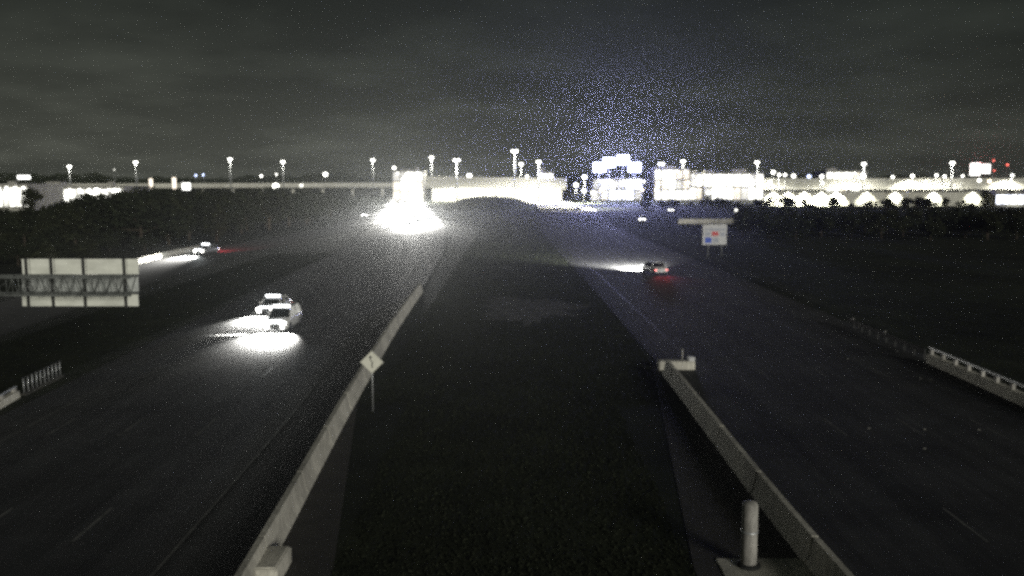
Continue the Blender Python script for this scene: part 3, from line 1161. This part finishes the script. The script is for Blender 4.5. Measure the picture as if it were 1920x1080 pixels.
for (px, py, D, lb, pw) in MASTS:
    big = px in (856, 965)
    mast(px, py, D, lb, pw, ring=1.15 if big else .62)


def street_lamp(px, py, D, label, power, material='lum', col=(1, .97, .85), size=1.0, group='small lamps on the skyline'):
    p = at(px, py, D)
    root = tag(empty('street_lamp', (p.x, D, 0)), label, 'street lamp', group)
    MB().tube((0, .5, 0), (0, .5, p.z + .7 * size), .13, .09, 8).build('pole', M['steel'], root)
    MB().tube((0, .5, p.z + .7 * size), (0, 0, p.z + .55 * size), .07, .06, 6).build('arm', M['steel'], root)
    MB().lathe([(0, -.5 * size), (.42 * size, -.38 * size), (.62 * size, 0), (.5 * size, .32 * size), (.2 * size, .5 * size)], (0, 0, p.z), 12).build('lamp_head', M[material], root)
    if power > 8000:
        lamp('street_light', 'SPOT', (0, -.3, p.z - .75 * size), power * 2.0, col, .3, (0, 0, -1), R(150), .5, root)
    return root


SL = [
    (517, 349, 400, 'big bright lamp below the left viaduct', 22000, 'lum', 2.3),
    (490, 330, 600, 'small lamp above the viaduct left of the big one', 0, 'lum', 1.3),
    (518, 327, 620, 'small lamp straight above the big lamp', 0, 'lum', 1.0),
    (610, 327, 640, 'wide domed lamp on the left skyline', 4000, 'lum', 2.6),
    (565, 348, 470, 'dim lamp right of the big one under the viaduct', 0, 'pane', 1.6),
    (214, 318, 600, 'tiny pale lamp between the two leftmost masts', 0, 'pane', .8),
    (367, 329, 600, 'left one of two small bluish lamps', 0, 'lum_blue', 1.1),
    (381, 328, 600, 'right one of two small bluish lamps', 0, 'lum_blue', 1.0),
    (739, 315, 520, 'small lamp above the white lit block', 3000, 'lum', 1.5),
    (880, 330, 450, 'lamp on the parapet at the left of central viaduct', 9000, 'lum', 2.0),
    (988, 331, 450, 'round lamp on the dark edge of central viaduct', 2500, 'lum', 1.2),
    (1096, 332, 332, 'round lamp between the viaduct and blue floodlights', 110000, 'lum', 1.3),
    (1080, 347, 395, 'oblong lamp above the lit ramp', 90000, 'lum', 1.5),
    (1095, 358, 400, 'low lamp left of the floodlit forecourt', 40000, 'lum', 1.4),
    (1112, 362, 395, 'low lamp at the edge of floodlit forecourt', 40000, 'lum', 1.4),
    (1450, 323, 430, 'highest of the row of small lights on the right viaduct', 0, 'lum', 1.4),
    (1461, 328, 430, 'second small light in the row right of highest one', 45000, 'lum', 1.1),
    (1472, 328, 430, 'third small light in the row, beside the second', 0, 'lum', 1.1),
    (1488, 330, 430, 'large fourth light in the row on the right viaduct', 0, 'lum', 1.5),
    (1517, 331, 430, 'bluish light toward the end of the row', 0, 'lum_blue', 1.4),
    (1541, 331, 430, 'last light of the row before white hall', 45000, 'lum', 1.4),
    (1674, 332, 440, 'small light over the right viaduct, first after the hall', 0, 'lum', 1.1),
    (1711, 330, 440, 'oblong small light over the right viaduct', 45000, 'lum', 1.3),
    (1756, 329, 440, 'left one of two close lights over right viaduct', 0, 'lum', 1.1),
    (1771, 331, 440, 'right one of two close lights over right viaduct', 0, 'lum', 1.1),
    (1805, 330, 440, 'small light under the bright billboard', 0, 'lum', .9),
    (1898, 329, 440, 'rightmost small light over the right viaduct', 45000, 'lum', 1.1),
    (1863, 301, 560, 'upper red light right of the billboard', 0, 'lum_red', .9),
    (1864, 320, 560, 'lower red light right of the billboard', 0, 'lum_red', .8),
    (1889, 309, 560, 'red oblong light farthest right on skyline', 0, 'lum_red', 1.1),
    (1380, 394, 260, 'faint greenish lamp among trees above the parapet', 700, 'pane', .7),
    (180, 356, 330, 'lamp under the left viaduct left of the double lamp', 6000, 'lum', 1.1),
    (215, 358, 330, 'tall oval lamp at the end of the lit wall', 9000, 'lum', 1.6)]
for (px, py, D, lb, pw, m, sz) in SL:
    street_lamp(px, py, D, lb, pw, m, size=sz)

# car park lamps in front of the stores
for i in range(26):
    px = rnd.choice((rnd.uniform(1118, 1210), rnd.uniform(1210, 1560), rnd.uniform(1560, 1900)))
    D = rnd.uniform(352, 412)
    street_lamp(px, rnd.uniform(338, 366), D, 'one of many scattered lamp posts glowing over the car parks', 0,
                ('lum', 'lum', 'lum_warm')[i % 3], size=rnd.uniform(.6, 1.25), group='car park lamp posts')

# blue-white floodlight towers
for (px, py, D, lb) in ((1124, 312, 402, 'leftmost blue-white floodlight tower'), (1142, 303, 405, 'second floodlight tower, left of the tallest glare'),
                        (1168, 298, 408, 'tallest blue-white floodlight tower'), (1190, 312, 402, 'rightmost blue-white floodlight tower')):
    p = at(px, py, D)
    root = tag(empty('floodlight_tower', (p.x, D, 0)), lb, 'floodlight', 'floodlight towers over the forecourt')
    MB().tube((0, .3, 0), (0, .3, p.z + .4), .30, .16, 10).build('pole', M['steel'], root)
    for j in range(3):
        MB().box(-2.9, 2.9, .1, .35, p.z - 2.2 + j * 1.5, p.z - 2.05 + j * 1.5).build('crossbar', M['steel'], root)
    for i in range(4):
        for j in range(3):
            MB().bevbox(-2.75 + i * 1.42, -1.52 + i * 1.42, -.55, .0, p.z - 2.5 + j * 1.5, p.z - 1.35 + j * 1.5, .10).build('floodlight', M['lum_cold'], root)
    lamp('flood_beam', 'POINT', (0, -1.1, p.z), 150000, (.48, .50, 1.0), .6, parent=root)


# ------------------------------------------------------------------ viaducts
def viaduct(px0, px1, ytop0, ytop1, ybot, D0, D1, label, name='viaduct', ncol=8, fill=None):
    a, b = at(px0, ytop0, D0), at(px1, ytop1, D1)
    zb0 = at(px0, ybot, D0).z
    root = tag(empty(name, (a.x, D0, 0)), label, 'bridge', 'elevated roads on the horizon')
    pth = [Vector((0, 0, a.z)), Vector(((b.x - a.x) / 2, (D1 - D0) / 2, (a.z + b.z) / 2)), Vector((b.x - a.x, D1 - D0, b.z))]
    MB().sweep(pth, [(-.2, -1.0), (-.2, 0), (.2, 0), (.25, -1.0)]).build('parapet', M['bridge'], root)
    MB().sweep(pth, [(-12, -1.6), (-12, -1.0), (.45, -1.0), (.45, -1.6)]).build('deck', M['bridge'], root)
    MB().sweep(offset_path(pth, -12.1), [(-.2, -1.0), (-.2, 0), (.2, 0), (.2, -1.0)]).build('parapet', M['bridge'], root)
    th = max(.8, a.z - zb0 - 1.6)
    MB().sweep(pth, [(-11, -1.6 - th), (-11, -1.6), (.1, -1.6), (.1, -1.6 - th)]).build('girder', M['bridge'], root)
    for i in range(ncol):
        t = (i + .5) / ncol
        q = pth[0].lerp(pth[-1], t)
        MB().tube((q.x, q.y + 5, 0), (q.x, q.y + 5, q.z - 1.62 - th), .9, seg=12).build('column', M['bridge'], root)
    return root


viaduct(60, 742, 345, 343, 352, 500, 506, 'long dim viaduct along the left horizon', ncol=12)
viaduct(800, 1062, 331, 334, 352, 436, 430, 'bright central viaduct under the tallest masts', ncol=7)
viaduct(1205, 2050, 335, 334, 356, 440, 446, 'long floodlit viaduct along the right horizon', ncol=14)
# abutment wall of the central viaduct, lit, with the road passing in front
ab = MB()
a, b = at(815, 345, 440), at(1050, 366, 440)
tag(MB().box(a.x, b.x, 424, 425, 0, at(815, 353, 424).z).build('abutment_wall', M['bridge']), 'pale lit abutment wall beneath the central viaduct', 'wall')
# pale parapet at the right, in front of the wood
a, b = at(1272, 411, 225), at(1385, 413, 225)
pw_ = tag(empty('pale_parapet', (a.x, 225, 0)), 'pale straight parapet behind the roadside sign', 'parapet')
zt = at(1385, 410.5, 225).z
nseg = 5
for i in range(nseg):
    x0, x1 = (b.x - a.x) * i / nseg, (b.x - a.x) * (i + 1) / nseg
    MB().bevbox(x0 + .02, x1 - .02, -.2, .2, 0.0, zt, .04).build('parapet_section', M['concrete'], pw_)
# barrier at the foot of the lit ramp, coloured dark as its shadow line
a, b = onz(1000, 394), onz(1100, 398)
tag(MB().bevbox(a.x, b.x, a.y - 1.4, a.y - 1.0, 0, .85, .05).build('low_barrier', M['dark_steel']), 'dark low barrier below the lit ramp right of the mound', 'barrier')


# ------------------------------------------------------------------ buildings
def building(px0, px1, ytop, D, depth, label, cols, rows=1, pane='pane', z_lo=.6, fill=.8, name='commercial_building', light=0, sign=None, walllamps=0, group='lit buildings on the horizon'):
    a, b = at(px0, ytop, D), at(px1, ytop, D)
    w, h = b.x - a.x, a.z
    root = tag(empty(name, (a.x, D, 0)), label, 'building', group)
    MB().box(0, w, .3, depth, 0, h).build('wall', M['stucco'], root)
    MB().box(-.25, w + .25, .05, depth + .25, h + .003, h + .5).build('roof', M['stucco'], root)
    cw = w / cols
    rp = random.Random(int(px1))
    rh = (h - z_lo) / rows
    for i in range(cols):
        for j in range(rows):
            x0, x1 = cw * (i + .5 - fill / 2), cw * (i + .5 + fill / 2)
            z0, z1 = z_lo + rh * (j + .5 - fill / 2), z_lo + rh * (j + .5 + fill / 2)
            f = MB()
            t = .10
            f.box(x0 - t, x1 + t, .16, .297, z1, z1 + t).box(x0 - t, x1 + t, .16, .297, z0 - t, z0)
            f.box(x0 - t, x0, .16, .297, z0, z1).box(x1, x1 + t, .16, .297, z0, z1)
            fo = f.build('pane_frame', M['trim'], root)
            MB().box(x0, x1, .22, .28, z0, z1).build('pane', M[rp.choice((pane, pane, pane, 'pane_dim', 'pane_warm'))], fo)  # glowing panes put in so the facade burns out white
    rb = random.Random(int(px0))
    x = 0.3
    while x < w - 3:
        ww = rb.uniform(1.5, min(7, w / 3 + 1.6))
        hh = rb.uniform(.5, 1.9)
        if rb.random() < .55 and x + ww < w:
            MB().bevbox(x, x + ww, rb.uniform(.4, 1.5), rb.uniform(3, 6), h + .502, h + .5 + hh, .06).build('roof_unit', M['stucco'], root)
        x += ww + rb.uniform(.3, 3)
    for i in range(walllamps):
        x = w * (i + .5) / walllamps
        MB().bevbox(x - .35, x + .35, -.35, .04, h - .9, h - .5, .06).build('wall_lamp', M['lum'], root)
        lamp('wall_light', 'SPOT', (x, -1.0, h - 1.0), light, (1, .99, .88), .2, (0, .35, -1), R(110), .6, root) if i % 3 == 1 else None
    return root


building(-60, 52, 348, 312, 25, 'white floodlit store at the far left edge', 9, 1, 'pane', light=9000, walllamps=7)
building(84, 232, 352, 345, 25, 'long white floodlit wall left of centre with trees before it', 10, 1, 'pane', light=9000, walllamps=8)
building(736, 792, 322, 424, 18, 'tall white lit block behind the headlight cluster', 4, 3, 'pane', fill=.88, light=20000, walllamps=3)
building(1008, 1038, 324, 432, 10, 'small lit cabin above the right end of central viaduct', 3, 2, 'pane', fill=.8, light=5000, walllamps=2)
building(1112, 1204, 336, 424, 20, 'floodlit white forecourt building below the blue towers', 6, 2, 'pane_cold', fill=.85, light=12000, walllamps=4)
building(1228, 1294, 318, 424, 20, 'white showroom with a small lit sign above its roof', 5, 3, 'pane', fill=.85, light=20000, walllamps=4)
building(1294, 1318, 326, 426, 16, 'narrow lit annex right of the showroom', 2, 2, 'pane', fill=.85, light=9000, walllamps=2)
building(1321, 1432, 326, 424, 20, 'broad white lit store right of the gap', 8, 2, 'pane', fill=.88, light=20000, walllamps=6)
building(1550, 1626, 322, 460, 20, 'white hall rising over the right viaduct', 6, 2, 'pane', fill=.86, light=14000, walllamps=5)
building(1868, 1990, 364, 355, 20, 'cold lit storefront at the far right edge', 9, 1, 'pane_cold', light=6000, walllamps=5)

# lamp lit wall in front of the right viaduct
a, b = at(1432, 360, 362), at(1866, 359, 362)
lw = tag(empty('service_wall', (a.x, 362, 0)), 'long wall with bright cones of lamp light behind the right wood', 'wall')
W_ = b.x - a.x
npan = 22
for i in range(npan):
    MB().box(W_ * i / npan + .04, W_ * (i + 1) / npan - .04, 0, .35, 0, a.z + rnd.uniform(-.05, .12)).build('wall_panel', M['bridge'], lw)
MB().box(-.2, W_ + .2, -.05, .40, a.z + .13, a.z + .45).build('coping', M['roof'], lw)
for px in (1450, 1478, 1508, 1540, 1568, 1625, 1678, 1750, 1824):
    x = at(px, 362, 362).x - a.x
    MB().bevbox(x - .4, x + .4, -.7, -.06, a.z - .75, a.z - .35, .06).build('wall_lamp', M['lum'], lw)
    lamp('wall_light', 'SPOT', (x, -2.2, a.z - .3), 20000 if px > 1580 else 60000, (1, .99, .84), .2, (0, .55, -1), R(112), .55, lw)


# ------------------------------------------------------------------ billboards and pylon signs
def billboard(px0, px1, y0, y1, D, label, m, legs=2, name='billboard', cat='billboard', group=None):
    a, b = at(px0, y1, D), at(px1, y0, D)
    root = tag(empty(name, (a.x, D, 0)), label, cat, group)
    w = b.x - a.x
    MB().box(0, w, -.12, .0, a.z, b.z).build('panel', M[m], root)
    f = MB()
    t = .18
    f.box(-t, w + t, -.2, .12, b.z + .003, b.z + t).box(-t, w + t, -.2, .12, a.z - t, a.z - .003)
    f.box(-t, -.003, -.2, .12, a.z, b.z).box(w + .003, w + t, -.2, .12, a.z, b.z)
    f.build('frame', M['dark_steel'], root)
    MB().box(0, w, .003, .1, a.z, b.z).build('backing', M['dark_steel'], root)
    for i in range(legs):
        x = w * (i + .5) / legs
        MB().tube((x, .35, 0), (x, .35, b.z - .3), .22 if w > 3 else .12, seg=10).build('leg', M['dark_steel'], root)
    return root


billboard(33, 57, 329, 336, 640, 'white lit billboard on the dark skyline at far left', 'board')
billboard(1818, 1839, 306, 329, 540, 'left half of the bright twin billboard at right', 'board')
billboard(1840, 1857, 308, 325, 541, 'right half of the bright twin billboard at right', 'board')
billboard(1234, 1246, 305, 310, 424, 'small white lit sign above the showroom roof', 'board', 1, 'roof_sign', 'sign')
billboard(280.5, 286, 335, 353, 420, 'left slim warm lit pylon sign under the left viaduct', 'board_warm', 1, 'pylon_sign', 'sign', 'warm lit pylon signs')
billboard(324, 330, 333, 355, 420, 'right slim warm lit pylon sign beside the white panel', 'board_warm', 1, 'pylon_sign', 'sign', 'warm lit pylon signs')
billboard(342, 357, 343, 356, 421, 'square white lit panel right of the warm pylons', 'board', 1, 'lit_panel', 'sign')
lp = at(1838, 300, 538)
lamp('billboard_red_glow', 'POINT', (lp.x, 536, lp.z), 6000, (1, .12, .15), .4)

# ------------------------------------------------------------------ haze: one box of thin air round everything
hb = MB().box(-3300, 3300, -360, 3700, -1.0, 52.0)
hm = bpy.data.materials.new('haze_air')
hm.use_nodes = True
hm.cycles.volume_sampling = 'EQUIANGULAR'
hm.cycles.homogeneous_volume = True
t = hm.node_tree
t.nodes.clear()
pv = N(t, 'ShaderNodeVolumePrincipled')
pv.inputs['Color'].default_value = (.9, .93, .92, 1)
pv.inputs['Density'].default_value = 0.0002
pv.inputs['Anisotropy'].default_value = 0.85
ou = N(t, 'ShaderNodeOutputMaterial')
t.links.new(pv.outputs[0], ou.inputs['Volume'])
hz_o = tag(hb.build('haze', hm), 'thin night haze over the whole place', 'haze', kind='stuff')
hz_o.display_type = 'WIRE'
